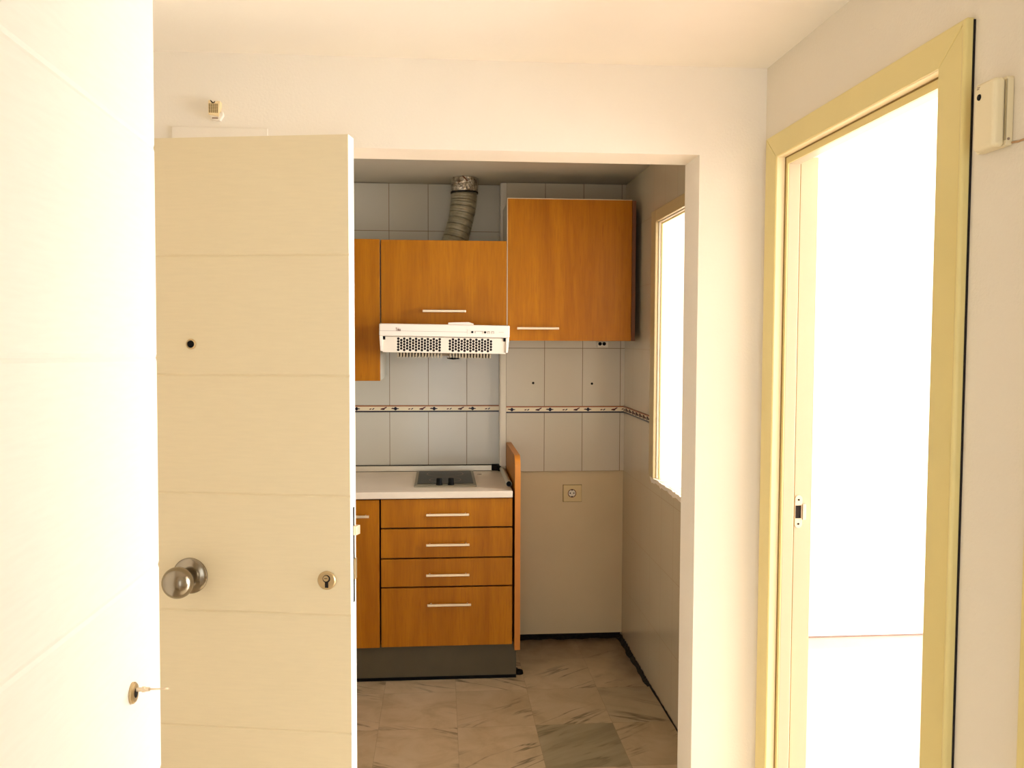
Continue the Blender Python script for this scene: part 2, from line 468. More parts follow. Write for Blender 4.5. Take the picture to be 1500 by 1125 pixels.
# ------------------------------------------------------------------ kitchen window in the side wall
win = thing('window_1', (XW, 3.33, 0.938), 'bright kitchen window in the tiled side wall', None, None, 'structure')
c = MB()
XO = XW - 0.014
c.box(XO, XW, WY1, WY1 + 0.078, WZ0, WZ1 + 0.05); c.box(XO, XW, WY0 - 0.078, WY1, WZ1, WZ1 + 0.05); c.box(XO, XW, WY0 - 0.078, WY0, WZ0, WZ1)
c.build('casing', M['frame_k'], win, 0.003)
c = MB()
c.box(XW + 0.001, XW + 0.119, WY1 - 0.005, WY1, WZ0, WZ1); c.box(XW + 0.001, XW + 0.119, WY0, WY0 + 0.012, WZ0, WZ1); c.box(XW + 0.001, XW + 0.119, WY0, WY1, WZ1 - 0.005, WZ1)
lab(c.build('frame', M['soffit'], win, 0.002), 'pale window frame inside the opening')
c = MB()
c.box(XW + 0.010, XW + 0.018, WY1 - 0.011, WY1 - 0.005, WZ0, WZ1 - 0.005); c.box(XW + 0.010, XW + 0.018, WY0 + 0.012, WY1 - 0.011, WZ1 - 0.011, WZ1 - 0.005)
lab(c.build('sash_stop', M['frame'], win, 0.002), 'narrow tan stop strip along the window frame')
# rough sill: its broken plaster lip stands a little into the kitchen
c = MB()
ys = [WY0 + (WY1 + 0.075 - WY0) * i / 40 for i in range(41)]
lip = [XW - 0.006 - 0.010 * random.random() for _ in ys]
top = [(XW + 0.119, y, 0.9395) for y in ys]; ed = [(x, y, 0.9385 - 0.002 * random.random()) for x, y in zip(lip, ys)]
low = [(XW - 0.0005, y, 0.905 + 0.012 * random.random()) for y in ys]
n = len(ys)
c.add(top + ed + low, [(i, i + 1, n + i + 1, n + i) for i in range(n - 1)] + [(n + i, n + i + 1, 2 * n + i + 1, 2 * n + i) for i in range(n - 1)])
lab(c.build('sill', M['soffit'], win), 'ragged white plaster sill')

# ------------------------------------------------------------------ doorway to the bright room
dr = thing('door_3', (XW, 1.985, 0), 'ochre painted door frame around the bright doorway', None, None, 'structure')
XO = XW - 0.016
OY0, OY1, OZ = 1.502, 2.457, 2.107
def cas(poly, nm='casing'):
    b = MB()
    b.prism(poly, lambda u, v, d: (d, u, v), XO, XW - 0.001)
    return b.build(nm, M['frame'], dr, 0.003, seg=2)
cas([(OY1, 0), (OY1, OZ), (DY1, DZ), (DY1, 0)])
cas([(OY0, 0), (DY0, 0), (DY0, DZ), (OY0, OZ)])
cas([(OY0, OZ), (DY0, DZ), (DY1, DZ), (OY1, OZ)])
# bead along the near edge
b = MB(); b.tube([(XO + 0.003, OY0 + 0.006, 0.002), (XO + 0.003, OY0 + 0.006, OZ - 0.004)], 0.006, 10); b.build('edge_bead', M['frame'], dr, smooth=True)
J0, J1 = XO + 0.004, XW + WT + 0.004
b = MB(); b.box(J0, J1, DY1 - 0.001, DY1 + 0.02, 0, DZ); lab(b.build('jamb', M['jamb'], dr), 'cream jamb, coloured as lit, on the kitchen side of the doorway')
b = MB(); b.box(J0, J1, DY0 - 0.02, DY0 + 0.001, 0, DZ); b.build('jamb', M['jamb'], dr)
b = MB(); b.box(J0, J1, DY0, DY1, DZ - 0.001, DZ + 0.02); lab(b.build('head_jamb', M['jamb'], dr), 'cream head of the doorway, coloured as lit')
S0, S1 = XW + 0.014, XW + 0.046
for nm, y0, y1, z0, z1 in (('door_stop', DY1 - 0.020, DY1, 0, DZ), ('door_stop', DY0, DY0 + 0.020, 0, DZ), ('door_stop', DY0, DY1, DZ - 0.022, DZ)):
    b = MB(); b.box(S0, S1, y0, y1, z0, z1); b.build(nm, M['jamb2'], dr, 0.0015)
b = MB()
b.box(S0 - 0.003, S0 + 0.0005, DY1 - 0.0195, DY1 - 0.0005, 0, DZ - 0.0215); b.box(S0 - 0.003, S0 + 0.0005, DY0, DY1, DZ - 0.0215, DZ - 0.0005)
lab(b.build('stop_face', M['frame'], dr), 'ochre face of the door stop')
b = MB()
b.box(S0 - 0.0045, S0 - 0.0028, DY1 - 0.006, DY1 - 0.0005, 0, DZ - 0.003); b.box(S0 - 0.0045, S0 - 0.0028, DY0, DY1, DZ - 0.0040, DZ - 0.0005)
lab(b.build('seal', M['groove'], dr), 'darker ochre groove beside the stop')
b = MB(); b.box(S1 + 0.002, J1, DY1 - 0.0022, DY1 - 0.0008, 0, DZ); lab(b.build('rebate', M['jamb2'], dr), 'pale strip of jamb behind the stop')
b = MB(); b.box(S1 - 0.0002, S1 + 0.0022, DY1 - 0.0195, DY1 - 0.0005, 0, DZ - 0.022); lab(b.build('joint', M['groove'], dr), 'fine dark joint behind the stop')
# dark strip painted for the shade where the casing stands off the wall
b = MB(); b.box(XW - 0.0042, XW - 0.0003, OY0 - 0.0012, OY0 + 0.002, 0.5, OZ - 0.004); lab(b.build('shadow_gap', M['dark'], dr), 'dark strip painted as the shade between casing and wall')
# strike plate
sp = MB()
PY = DY1 - 0.0047; zc, xc = 1.061, XW + 0.066
pl = [(xc + 0.0105 * math.cos(t), zc - 0.036 + 0.0105 * math.sin(t)) for t in [PI + PI * i / 8 for i in range(9)]] + \
     [(xc + 0.0105 * math.cos(t), zc + 0.036 + 0.0105 * math.sin(t)) for t in [PI * i / 8 for i in range(9)]]
sp.prism(pl, lambda u, v, d: (u, PY + 0.0027 - d, v), 0.0, 0.003, 0)
sp.box(xc + 0.0105, xc + 0.019, PY - 0.006, PY + 0.001, zc - 0.022, zc + 0.022, 0)
st = lab(sp.build('strike_plate', M['strike'], dr, 0.0008), 'small brass strike plate')
b = MB(); b.box(xc - 0.0085, xc + 0.007, PY - 0.0012, PY, zc - 0.018, zc + 0.018); b.build('latch_hole', M['dark'], st)
for dz in (-0.034, 0.034):
    b = MB(); b.lathe([(0.003, 0), (0.003, 0.0013)], (xc, PY, zc + dz), (0, -1, 0), 10); b.build('screw', M['dark'], st)

# neighbouring door on the right wall (only its casing reaches the picture)
d4 = thing('door_4', (XW, 0.9, 0), 'ochre door casing at the lower right edge', None, None, 'structure')
N0, N1 = 0.40, 1.312
for p in ([(N1, 0), (N1, OZ), (N1 - 0.08, DZ), (N1 - 0.08, 0)], [(N0, 0), (N0 + 0.08, 0), (N0 + 0.08, DZ), (N0, OZ)], [(N0, OZ), (N0 + 0.08, DZ), (N1 - 0.08, DZ), (N1, OZ)]):
    b = MB(); b.prism(p, lambda u, v, d: (d, u, v), XO, XW - 0.001); b.build('casing', M['frame'], d4, 0.006, seg=3)
b = MB(); b.box(XW - 0.008, XW - 0.001, N0 + 0.08, N1 - 0.08, 0.005, DZ); b.build('leaf', M['edoor'], d4)

# ------------------------------------------------------------------ entrance door (stands open in front of the kitchen wall)
ang = math.atan2(0.1845, -0.9827)
ed = thing('door_1', (-0.224, 2.209, 0), 'cream entrance door with round steel knob and peephole, standing open', 'door', None, 'structure', (0, 0, ang))
LW, LT, LH = 0.85, 0.048, 2.0403
def door_leaf(W, Hh, T, zb, grooves, gw=0.005, gd=0.003):
    """leaf in its own frame: x along the leaf, face at y = 0, grooves cut across the face."""
    b = MB()
    prof = [(0.0, zb)]
    for g in sorted(grooves):
        prof += [(0.0, g - gw), (-gd, g), (0.0, g + gw)]
    prof += [(0.0, Hh), (-T, Hh), (-T, zb)]
    n = len(prof)
    vs = [(0, y, z) for y, z in prof] + [(W, y, z) for y, z in prof]
    fs = [(i, (i + 1) % n, n + (i + 1) % n, n + i) for i in range(n)]
    b.add(vs, fs, 0)
    b.add(vs, [tuple(range(n))], 1); b.add(vs, [tuple(range(n, 2 * n))], 1)
    return b
gz = [0.2395, 0.5425, 0.8452, 1.1480, 1.4490, 1.7485]
door_leaf(LW, LH, LT, 0.006, gz, 0.004, 0.0025).build('leaf', [M['edoor'], M['edge']], ed, local=True)
def rng(r, th, org, axis=(0, 1, 0), n=36):
    return MB().lathe([(0, 0), (r, 0), (r, th * 0.6), (r * 0.9, th), (0, th)], org, axis, n)
# knob: stepped rose, neck, round ball
kb = MB()
K = (0.4199, 0.0, 0.9351)
kb.lathe([(0, 0), (0.046, 0), (0.046, 0.004), (0.042, 0.009), (0.040, 0.0095), (0.036, 0.013), (0.022, 0.016), (0, 0.016)], K, (0, 1, 0), 48)
kr = lab(kb.build('knob_rose', M['knobsteel'], ed, smooth=True, local=True), 'stepped round steel rose behind the knob')
kb = MB()
prof = [(0, 0.015), (0.016, 0.015), (0.015, 0.034)]
for i in range(15):
    t = -PI * 0.40 + (PI * 0.90) * i / 14
    prof.append((0.0395 * math.cos(t), 0.068 + 0.033 * math.sin(t)))
prof.append((0, 0.1012))
kb.lathe(prof, K, (0, 1, 0), 48)
lab(kb.build('knob', M['knobsteel'], ed, smooth=True, local=True), 'round satin steel door knob')
# cylinder escutcheon with euro profile
es = MB().lathe([(0, 0), (0.0235, 0), (0.0235, 0.003), (0.021, 0.006), (0, 0.006)], (0.0611, 0, 0.9343), (0, 1, 0), 40).build('lock_escutcheon', M['brass'], ed, smooth=True, local=True)
b = MB()
b.lathe([(0, 0), (0.0098, 0), (0.0098, 0.0012), (0, 0.0012)], (0.0605, 0.0058, 0.9395), (0, 1, 0), 24)
b.box(0.0560, 0.0645, 0.0058, 0.0070, 0.917, 0.9395)
cy = b.build('lock_cylinder', M['dark'], es, local=True)
b = MB().lathe([(0, 0), (0.0072, 0), (0.0072, 0.0012), (0, 0.0012)], (0.0615, 0.0068, 0.9405), (0, 1, 0), 24)
b.box(0.0575, 0.0655, 0.0078, 0.0083, 0.9398, 0.9412, 1)
lab(b.build('cylinder_plug', [M['brass'], M['dark']], es, local=True), 'brass plug with a horizontal key slot')
# peephole
pe = MB().lathe([(0.0132, 0), (0.0132, 0.002), (0.0112, 0.0042), (0.0096, 0.0042), (0.0090, 0.001)], (0.4086, 0, 1.5263), (0, 1, 0), 32).build('peephole', M['brass'], ed, smooth=True, local=True)
MB().lathe([(0, 0), (0.0102, 0), (0.0090, 0.0026), (0, 0.0032)], (0.4086, 0.0004, 1.5263), (0, 1, 0), 24).build('lens', M['black'], pe, smooth=True, local=True)
# lock edge: face plate, latch and dead bolt
lp = lab(MB().box(-0.0012, 0.001, -0.0345, -0.0235, 0.873, 1.116).build('lock_face_plate', M['dark'], ed, 0.0008, local=True), 'narrow dark lock plate on the door edge')
b = MB(); b.prism([(-0.0435, 0), (-0.024, 0), (-0.024, 0.009), (-0.0435, 0.013)], lambda u, v, d: (-v, u, d), 1.045, 1.068)
lab(b.build('latch_bolt', M['steel'], lp, 0.0008, local=True), 'pale latch bolt')
b = MB().box(-0.004, 0.0, -0.0435, -0.0265, 0.931, 0.984); lab(b.build('dead_bolt', M['brass'], lp, 0.001, local=True), 'brass dead bolt')

# ------------------------------------------------------------------ white interior door at the left edge
nd = thing('door_2', (-0.3935, 1.2345, 0.0), 'overexposed white door at the left edge with a key in its lock', 'door', None, 'structure', (0, -0.0209, math.atan2(-1, 0.0168)))
door_leaf(0.80, 2.03, 0.040, 0.006, [0.355, 0.645, 0.935, 1.225, 1.515, 1.805], 0.005, 0.0013).build('leaf', [M['ndoor'], M['edge']], nd, local=True)
zl = 1.0905 - 0.1192 * 0.0209
es = MB().lathe([(0, 0), (0.0135, 0), (0.0135, 0.003), (0.0115, 0.005), (0, 0.005)], (0.1192, 0, zl), (0, 1, 0), 32).build('lock_escutcheon', M['brass'], nd, smooth=True, local=True)
MB().lathe([(0, 0), (0.0062, 0), (0.0062, 0.0008), (0, 0.0008)], (0.1192, 0.0048, zl), (0, 1, 0), 20).build('keyhole', M['dark'], es, local=True)
ky = thing('key', (0.1192, 0.0, zl + 0.003), 'slim metal key sticking out of the white door lock', 'key')
ky.parent = None
# the key stands in the lock of the white door: same frame as the door
nd_m = Matrix.Translation(nd.location) @ nd.rotation_euler.to_matrix().to_4x4()
ky.matrix_world = nd_m @ Matrix.Translation((0.1192, 0.0062, zl + 0.004))
ky.location = (nd_m @ Vector((0.1192, 0.0062, zl + 0.004))); ky.rotation_euler = nd.rotation_euler
b = MB(); b.tube([(0, -0.001, 0), (0, 0.006, 0), (0, 0.0065, 0), (0, 0.010, 0), (0, 0.0105, 0), (0, 0.016, 0)], [0.0026, 0.0026, 0.0036, 0.0036, 0.0028, 0.0024], 12)
b.build('shank', M['steel'], ky, smooth=True, local=True)
b = MB()
bow = [(0.027 + 0.0125 * math.cos(2 * PI * i / 28), 0.0125 * math.sin(2 * PI * i / 28)) for i in range(28)]
hole = [(0.029 + 0.0055 * math.cos(2 * PI * i / 28), 0.0055 * math.sin(2 * PI * i / 28)) for i in range(28)]
vs = [(v, u, d + 0.36 * v) for d in (-0.0011, 0.0011) for ring in (bow, hole) for u, v in ring]
fs = []
for i in range(28):
    j = (i + 1) % 28
    fs += [(i, j, 28 + j, 28 + i), (56 + i, 84 + i, 84 + j, 56 + j), (i, 56 + i, 56 + j, j), (28 + i, 28 + j, 84 + j, 84 + i)]
b.add(vs, fs); b.build('bow', M['steel'], ky, local=True)

# ------------------------------------------------------------------ things on the hall walls
# flush painted cover above the entrance door
structure('trim_5', MB().box(-0.727, -0.470, YF - 0.005, YF, 1.74, 2.1155), M['wall'], 'shallow painted cover panel showing above the entrance door', bevel=0.002)

bl = thing('door_chime', (-0.607, YF, 2.13), 'small beige louvred chime box high on the wall above the entrance door', 'door chime')
b = MB()
b.prism([(-0.624, 2.146), (-0.597, 2.141), (-0.5925, 2.182), (-0.602, 2.182), (-0.609, 2.177), (-0.613, 2.177), (-0.617, 2.184), (-0.624, 2.184)], lambda u, v, d: (u, YF - d, v), 0.0, 0.022)
b.build('housing', M['beige'], bl, 0.001)
b = MB()
b.prism([(-0.618, 2.134), (-0.596, 2.132), (-0.587, 2.146), (-0.588, 2.156), (-0.600, 2.150), (-0.624, 2.147)], lambda u, v, d: (u, YF - d, v), 0.0, 0.016)
b.build('bracket', M['wall'], bl, 0.001)
b = MB(); b.box(-0.616, -0.600, YF - 0.0168, YF - 0.012, 2.1355, 2.1395); lab(b.build('slot', M['grey_line'], bl), 'grey slot under the chime')
b = MB()
for i in range(5):
    for j in range(6):
        x = -0.6225 + i * 0.0050; z = 2.151 + j * 0.0041
        b.box(x, x + 0.0034, YF - 0.0226, YF - 0.0215, z, z + 0.0027)
lab(b.build('grille', plain('grille_brown', rgb(104, 80, 30), 0.8), bl), 'grid of small dark grille holes')
b = MB(); b.prism([(-0.6195, 2.1835), (-0.6165, 2.1835), (-0.612, 2.1785), (-0.6095, 2.1785), (-0.606, 2.182), (-0.608, 2.176), (-0.614, 2.1755)], lambda u, v, d: (u, YF - d, v), 0.020, 0.0225)
lab(b.build('notch', M['dark'], bl), 'dark notch at the top')

al = thing('motion_detector', (XW, 1.42, 1.865), 'pale plastic alarm motion detector on the right wall beside the door frame', 'motion detector')
def rbox(y0, y1, z0, z1, x0, x1, r, seg=6):
    p = []
    for cy_, cz_, a0 in ((y1 - r, z0 + r, -PI / 2), (y1 - r, z1 - r, 0), (y0 + r, z1 - r, PI / 2), (y0 + r, z0 + r, PI)):
        for i in range(seg + 1):
            t = a0 + PI / 2 * i / seg
            p.append((cy_ + r * math.cos(t), cz_ + r * math.sin(t)))
    return MB().prism(p, lambda u, v, d: (d, u, v), x0, x1)
rbox(1.390, 1.470, 1.862, 1.974, XW - 0.012, XW - 0.0005, 0.004).build('back_plate', M['alarm'], al, 0.001)
rbox(1.392, 1.450, 1.860, 1.973, XW - 0.033, XW - 0.012, 0.008).build('cover', M['alarm'], al, 0.007, seg=4)
b = MB(); b.lathe([(0, 0), (0.0055, 0), (0.0050, 0.0018), (0, 0.0022)], (XW - 0.0325, 1.4325, 1.949), (-1, 0, 0), 24)
ob = b.build('sensor_eye', M['black'], al, smooth=True); lab(ob, 'round black sensor eye')
b = MB()
for (y, z, w_, h_) in ((1.4365, 1.9625, 0.006, 0.0016), (1.4335, 1.9650, 0.004, 0.0012), (1.4375, 1.9655, 0.003, 0.0012)):
    b.box(XW - 0.0334, XW - 0.0328, y - w_ / 2, y + w_ / 2, z, z + h_)
lab(b.build('printed_mark', M['grey_line'], al), 'tiny grey printed mark')
b = MB(); b.box(XW - 0.0145, XW - 0.0125, 1.3888, 1.3925, 1.870, 1.968); lab(b.build('seam', plain('seam_tan', rgb(168, 154, 120), 0.7), al), 'grey seam along the side')
b = MB(); b.lathe([(0.0022, 0), (0.0022, 0.0012)], (XW - 0.008, 1.3900, 1.872), (0, -1, 0), 10); b.build('screw', M['grey_line'], al)
b = MB(); b.tube([(XW - 0.002, 1.389, 1.866), (XW - 0.002, 1.372, 1.864), (XW - 0.002, 1.36, 1.8645), (XW - 0.002, 1.30, 1.868), (XW - 0.002, 1.20, 1.87)], 0.0017, 8)
tag(b.build('cable', M['wire'], None, smooth=True, org=(XW, 1.389, 1.866)), 'thin brown cable leaving the alarm detector along the wall', 'cable')

# ------------------------------------------------------------------ kitchen units
YD = 3.90      # faces of drawers
def bar_handle(parent, x0, x1, z, yf, label=None):
    b = MB()
    y = yf - 0.026
    pts = [(x0, y + 0.002, z), (x0 + 0.010, y, z), (x1 - 0.010, y, z), (x1, y + 0.002, z)]
    b.box(x0, x1, y - 0.004, y + 0.004, z - 0.0058, z + 0.0058)
    for x in (x0 + 0.016, x1 - 0.016):
        b.tube([(x, y + 0.002, z), (x, yf, z)], 0.0045, 10)
    return b.build('handle', M['steel'], parent, 0.0022)
def front(name, parent, x0, x1, z0, z1, yf, t=0.018):
    return MB().box(x0, x1, yf, yf + t, z0, z1).build(name, M['wood'], parent, 0.0015)

du = thing('drawer_cabinet', (0.030, 4.1, 0), 'cherry wood base unit with four bar-handled drawers under the hob', 'drawer cabinet', 'kitchen base units')
MB().box(-0.262, 0.322, YD + 0.020, 4.40, 0.168, 0.833).build('carcass', M['gap'], du)
for z0, z1, hz, hx0, hx1 in ((0.7035, 0.8295, 0.7635, -0.062, 0.128), (0.5675, 0.6965, 0.6285, -0.063, 0.130), (0.4375, 0.5610, 0.4930, -0.063, 0.130), (0.1660, 0.4305, 0.3585, -0.058, 0.137)):
    d = front('drawer', du, -0.2615, 0.3225, z0, z1, YD)
    bar_handle(d, hx0, hx1, hz, YD)
# tall end panel, rounded at its top front corner
b = MB()
pr_ = [(YB - 0.002, 0.142), (YB - 0.002, 1.020)]
for i in range(9):
    t = PI / 2 * i / 8
    pr_.append((YD - 0.010 + 0.055 - 0.055 * math.sin(t), 1.020 - 0.055 + 0.055 * math.cos(t)))
pr_ += [(YD - 0.010, 0.142)]
b.prism(pr_, lambda u, v, d: (d, u, v), 0.3325, 0.3575)
pn = b.build('end_panel', [M['wood'], M['wood_edge']], du)
for p in pn.data.polygons:
    if abs(p.normal.x) < 0.5: p.material_index = 1
lab(pn, 'tall end panel with a lighter orange edge, rising above the worktop')
b = MB(); b.lathe([(0, 0), (0.034, 0), (0.030, 0.016), (0.010, 0.026), (0.010, 0.166), (0, 0.166)], (0.330, 3.993, 0.0), (0, 0, 1), 20); b.lathe([(0, 0), (0.021, 0), (0.018, 0.014), (0, 0.022)], (0.361, 3.981, 0.0), (0, 0, 1), 18)
lab(b.build('foot', M['black'], du, smooth=True), 'black plastic cabinet foot')

bd = thing('base_cabinet', (-0.57, 4.1, 0), 'cherry wood base cupboard left of the drawers, mostly behind the entrance door', 'cabinet', 'kitchen base units')
MB().box(-0.868, -0.268, YD + 0.020, 4.48, 0.168, 0.833).build('carcass', M['gap'], bd)
d = front('door', bd, -0.8675, -0.2690, 0.164, 0.8275, YD)
bar_handle(d, -0.500, -0.312, 0.7595, YD)
b = MB()
b.box(-0.872, 0.3315, 3.936, 3.954, 0.012, 0.166, 0); b.box(0.3315, 0.3440, 3.936, 3.954, 0.012, 0.1405, 0); b.box(-0.872, 0.3440, 3.932, 3.937, 0.0, 0.014, 1)
tag(b.build('plinth', [M['plinth'], M['black']], None, org=(-0.6, 3.94, 0)), 'dark grey-brown plinth board under the base units', 'plinth')

b = MB()
b.box(-0.872, 0.322, 3.882, YR - 0.002, 0.835, 0.866)
wt = tag(b.build('worktop', M['worktop'], None, 0.004, org=(-0.6, 4.2, 0.835)), 'pale laminate worktop over the base units', 'worktop')
b = MB(); b.prism([(0.195 + 0.012 * math.cos(t) , 4.37 + 0.010 * math.sin(t) * (1 if math.cos(t) > 0 else 0.6)) for t in [2 * PI * i / 14 for i in range(14)]], lambda u, v, d: (u, v, d), 0.8655, 0.8664)
lab(b.build('burn_mark', plain('burn', rgb(110, 78, 44), 0.7), wt), 'small brown burn mark')

b = MB()
b.box(-0.872, 0.262, YR - 0.020, YR - 0.001, 0.8662, 0.868, 1); b.box(-0.872, 0.262, YR - 0.018, YR - 0.001, 0.868, 0.894, 0)
b.box(-0.872, 0.290, YR - 0.006, YR - 0.001, 0.894, 0.898, 1)  # dark line above the strip: a shadow painted in
up = thing('upstand', (-0.6, YR, 0.866), 'metal sealing strip along the worktop against the tiles and end panel', 'worktop upstand')
b.build('back_strip', [M['alu'], M['grime']], up, 0.001)
b = MB(); b.tube([(0.314, 4.455, 0.880), (0.3125, 3.99, 0.880)], 0.0135, 14)
lab(b.build('side_strip', M['alu_grey'], up, smooth=True), 'grey rounded sealing strip beside the end panel')
b = MB(); b.lathe([(0, 0), (0.0115, 0), (0.0115, 0.014), (0, 0.014)], (0.3125, 3.977, 0.8805), (0, 1, 0), 16)
lab(b.build('end_cap', M['black'], up, 0.003), 'black end cap at the front')
b = MB(); b.prism([(0.262, YR - 0.001), (0.262, YR - 0.022), (0.288, YR - 0.030), (0.296, 4.452), (0.318, 4.444), (0.322, 4.465), (0.304, YR - 0.001)], lambda u, v, d: (u, v, d), 0.868, 0.900)
lab(b.build('corner_cap', M['black'], up, 0.004), 'black corner piece')

# hob let into the worktop
hb = thing('hob', (0.025, 4.22, 0.866), 'small two-zone glass hob set in the worktop', 'hob')
HX0, HX1, HY0, HY1, HZ = -0.1185, 0.1665, 4.000, 4.455, 0.8662
MB().box(HX0, HX1, HY0, HY1, HZ, HZ + 0.006).build('trim_frame', M['hob_frame'], hb, 0.002)
MB().box(HX0 + 0.013, HX1 - 0.013, HY0 + 0.055, HY1 - 0.008, HZ + 0.0062, HZ + 0.0078).build('glass', M['hob_glass'], hb, 0.0005)
def ring(r, y):
    v = MB(); n = 40
    vs = [(0.024 + q * math.cos(2 * PI * i / n), y + q * math.sin(2 * PI * i / n), HZ + 0.0081) for q in (r, r - 0.003) for i in range(n)]
    v.add(vs, [(i, (i + 1) % n, n + (i + 1) % n, n + i) for i in range(n)])
    return v.build('cooking_zone', M['grey_line'], hb)
ring(0.075, 4.16); ring(0.090, 4.345)
for x in (-0.0045, 0.0490):
    MB().lathe([(0, 0), (0.015, 0), (0.0145, 0.004), (0.0135, 0.006), (0.0130, 0.028), (0.011, 0.031), (0, 0.032)], (x, 4.028, HZ + 0.006), (0, 0, 1), 24).build('knob', M['black'], hb, smooth=True)

# ------------------------------------------------------------------ wall cabinets
YU = 4.05
lc = thing('wall_cabinet', (-0.57, 4.25, 1.348), 'tall cherry wood wall cabinet at the left, hanging lowest, beside the hood', 'wall cabinet', 'kitchen wall cabinets')
MB().box(-0.868, -0.2705, YU + 0.020, YR - 0.002, 1.350, 1.988).build('carcass', M['melamine'], lc)
d = front('door', lc, -0.868, -0.2725, 1.348, 1.990, YU); bar_handle(d, -0.83, -0.64, 1.40, YU)
hc = thing('wall_cabinet', (0.02, 4.25, 1.60), 'short cherry wood wall cabinet directly above the extractor hood', 'wall cabinet', 'kitchen wall cabinets')
MB().box(-0.2655, 0.3035, YU + 0.020, 4.415, 1.607, 1.986).build('carcass', M['melamine'], hc)
d = front('door', hc, -0.2665, 0.3045, 1.604, 1.988, YU); bar_handle(d, -0.079, 0.117, 1.6665, YU)
rc = thing('wall_cabinet', (0.6, 4.25, 1.53), 'large cherry wood wall cabinet in the right corner, hanging highest', 'wall cabinet', 'kitchen wall cabinets')
MB().box(0.3115, 0.8845, YU + 0.020, 4.415, 1.535, 2.178).build('carcass', M['melamine'], rc)
d = front('door', rc, 0.3090, 0.8850, 1.533, 2.181, YU); bar_handle(d, 0.3510, 0.5440, 1.590, YU)
lab(MB().box(0.8865, 0.9045, YU + 0.004, YU + 0.30, 1.533, 2.181).build('filler_strip', M['wood_dark'], rc, 0.001), 'dark brown filler strip against the side wall')
lab(MB().box(0.3060, 0.3085, YU + 0.001, YU + 0.02, 1.533, 2.183).box(0.3090, 0.8850, YU + 0.001, YU + 0.02, 2.181, 2.1845).build('edge_band', M['steel'], rc), 'pale edge band along the top')

# ------------------------------------------------------------------ extractor hood
hd = thing('extractor_hood', (0.019, 4.16, 1.478), 'white extractor hood with perforated front below the short wall cabinet', 'extractor hood', rot=(0, 0.0125, 0))
W2 = 0.2845; HL = hd.location
# own frame: x from the centre, y from 4.16, z from 1.478
FY = 3.870 - 4.16
MB().box(-W2, W2, FY, -0.115, 0.071, 0.1255).build('upper_band', M['hood'], hd, 0.005, local=True, seg=3)
MB().box(-W2 + 0.012, W2 - 0.012, FY + 0.03, 0.25, 0.006, 0.071).build('body', M['hood_low'], hd, 0.002, local=True)
b = MB(); b.prism([(-W2 + 0.001, 0.072), (-W2 + 0.006, 0.006), (-W2 + 0.016, 0.004), (-W2 + 0.016, 0.072)], lambda u, v, d: (u, d, v), FY + 0.006, 0.22)
b.build('side_cheek', M['hood'], hd, 0.002, local=True)
b = MB(); b.prism([(W2 - 0.001, 0.072), (W2 - 0.016, 0.072), (W2 - 0.016, 0.004), (W2 - 0.006, 0.006)], lambda u, v, d: (u, d, v), FY + 0.006, 0.22)
b.build('side_cheek', M['hood'], hd, 0.002, local=True)
# pull-out front visor with two fields of round holes
vz = MB()
vy = FY + 0.012
vz.box(-W2 + 0.016, W2 - 0.016, vy, vy + 0.018, 0.0, 0.069, 0)
vo = vz.build('visor', [M['hood_low']], hd, 0.002, local=True)
def holes(x0, cols, flip):
    b = MB()
    for c_ in range(cols):
        odd = (c_ + flip) % 2
        for r_ in range(4 if odd else 5):
            x = x0 + c_ * 0.01285; z = 0.0605 - r_ * 0.0122 - (0.0061 if odd else 0)
            b.lathe([(0, 0), (0.0060, 0), (0.0057, 0.0006), (0, 0.0006)], (x, vy + 0.0002, z), (0, -1, 0), 10)
    return lab(b.build('vent_holes', M['dark'], vo, local=True), 'field of round dark vent holes')
holes(-W2 + 0.083, 15, 0); holes(-W2 + 0.308, 15, 1)
vo.children[0].name = 'vent_grille'; vo.children[1].name = 'vent_grille'
for x in (-W2 + 0.020, W2 - 0.020):
    MB().box(x - 0.0065, x + 0.0065, vy - 0.004, vy + 0.002, 0.055, 0.070).build('visor_clip', M['black'], hd, 0.001, local=True)
lab(MB().box(-W2 + 0.002, W2 - 0.185, FY - 0.0004, FY + 0.001, 0.0935, 0.0945).build('seam', M['grey_line'], hd, local=True), 'fine grey seam across the upper band')
cp = lab(MB().box(W2 - 0.186, W2 - 0.014, FY - 0.0012, FY + 0.001, 0.0845, 0.1055).build('control_panel', M['hood'], hd, 0.0006, local=True), 'small control panel with switches')
MB().box(W2 - 0.1685, W2 - 0.1600, FY - 0.003, FY - 0.001, 0.0895, 0.0985).build('switch', M['black'], cp, 0.0005, local=True)
MB().lathe([(0.0052, 0), (0.0048, 0.002)], (W2 - 0.1080, FY - 0.001, 0.094), (0, -1, 0), 14).build('switch', M['black'], cp, local=True)
for x0, x1 in ((-0.152, -0.120), (-0.097, -0.090), (-0.080, -0.071)):
    q = MB(); q.box(W2 + x0, W2 + x0 + 0.0016, FY - 0.0026, FY - 0.001, 0.089, 0.099); q.box(W2 + x1, W2 + x1 + 0.0016, FY - 0.0026, FY - 0.001, 0.089, 0.099); q.box(W2 + x0, W2 + x1, FY - 0.0022, FY - 0.001, 0.0975, 0.099)
    lab(q.build('slider', M['grey_line'], cp, local=True), 'pale slide switch with grey outline')
MB().box(W2 - 0.048, W2 - 0.026, FY - 0.0018, FY - 0.001, 0.0945, 0.0955).build('print_line', M['grey_line'], cp, local=True)
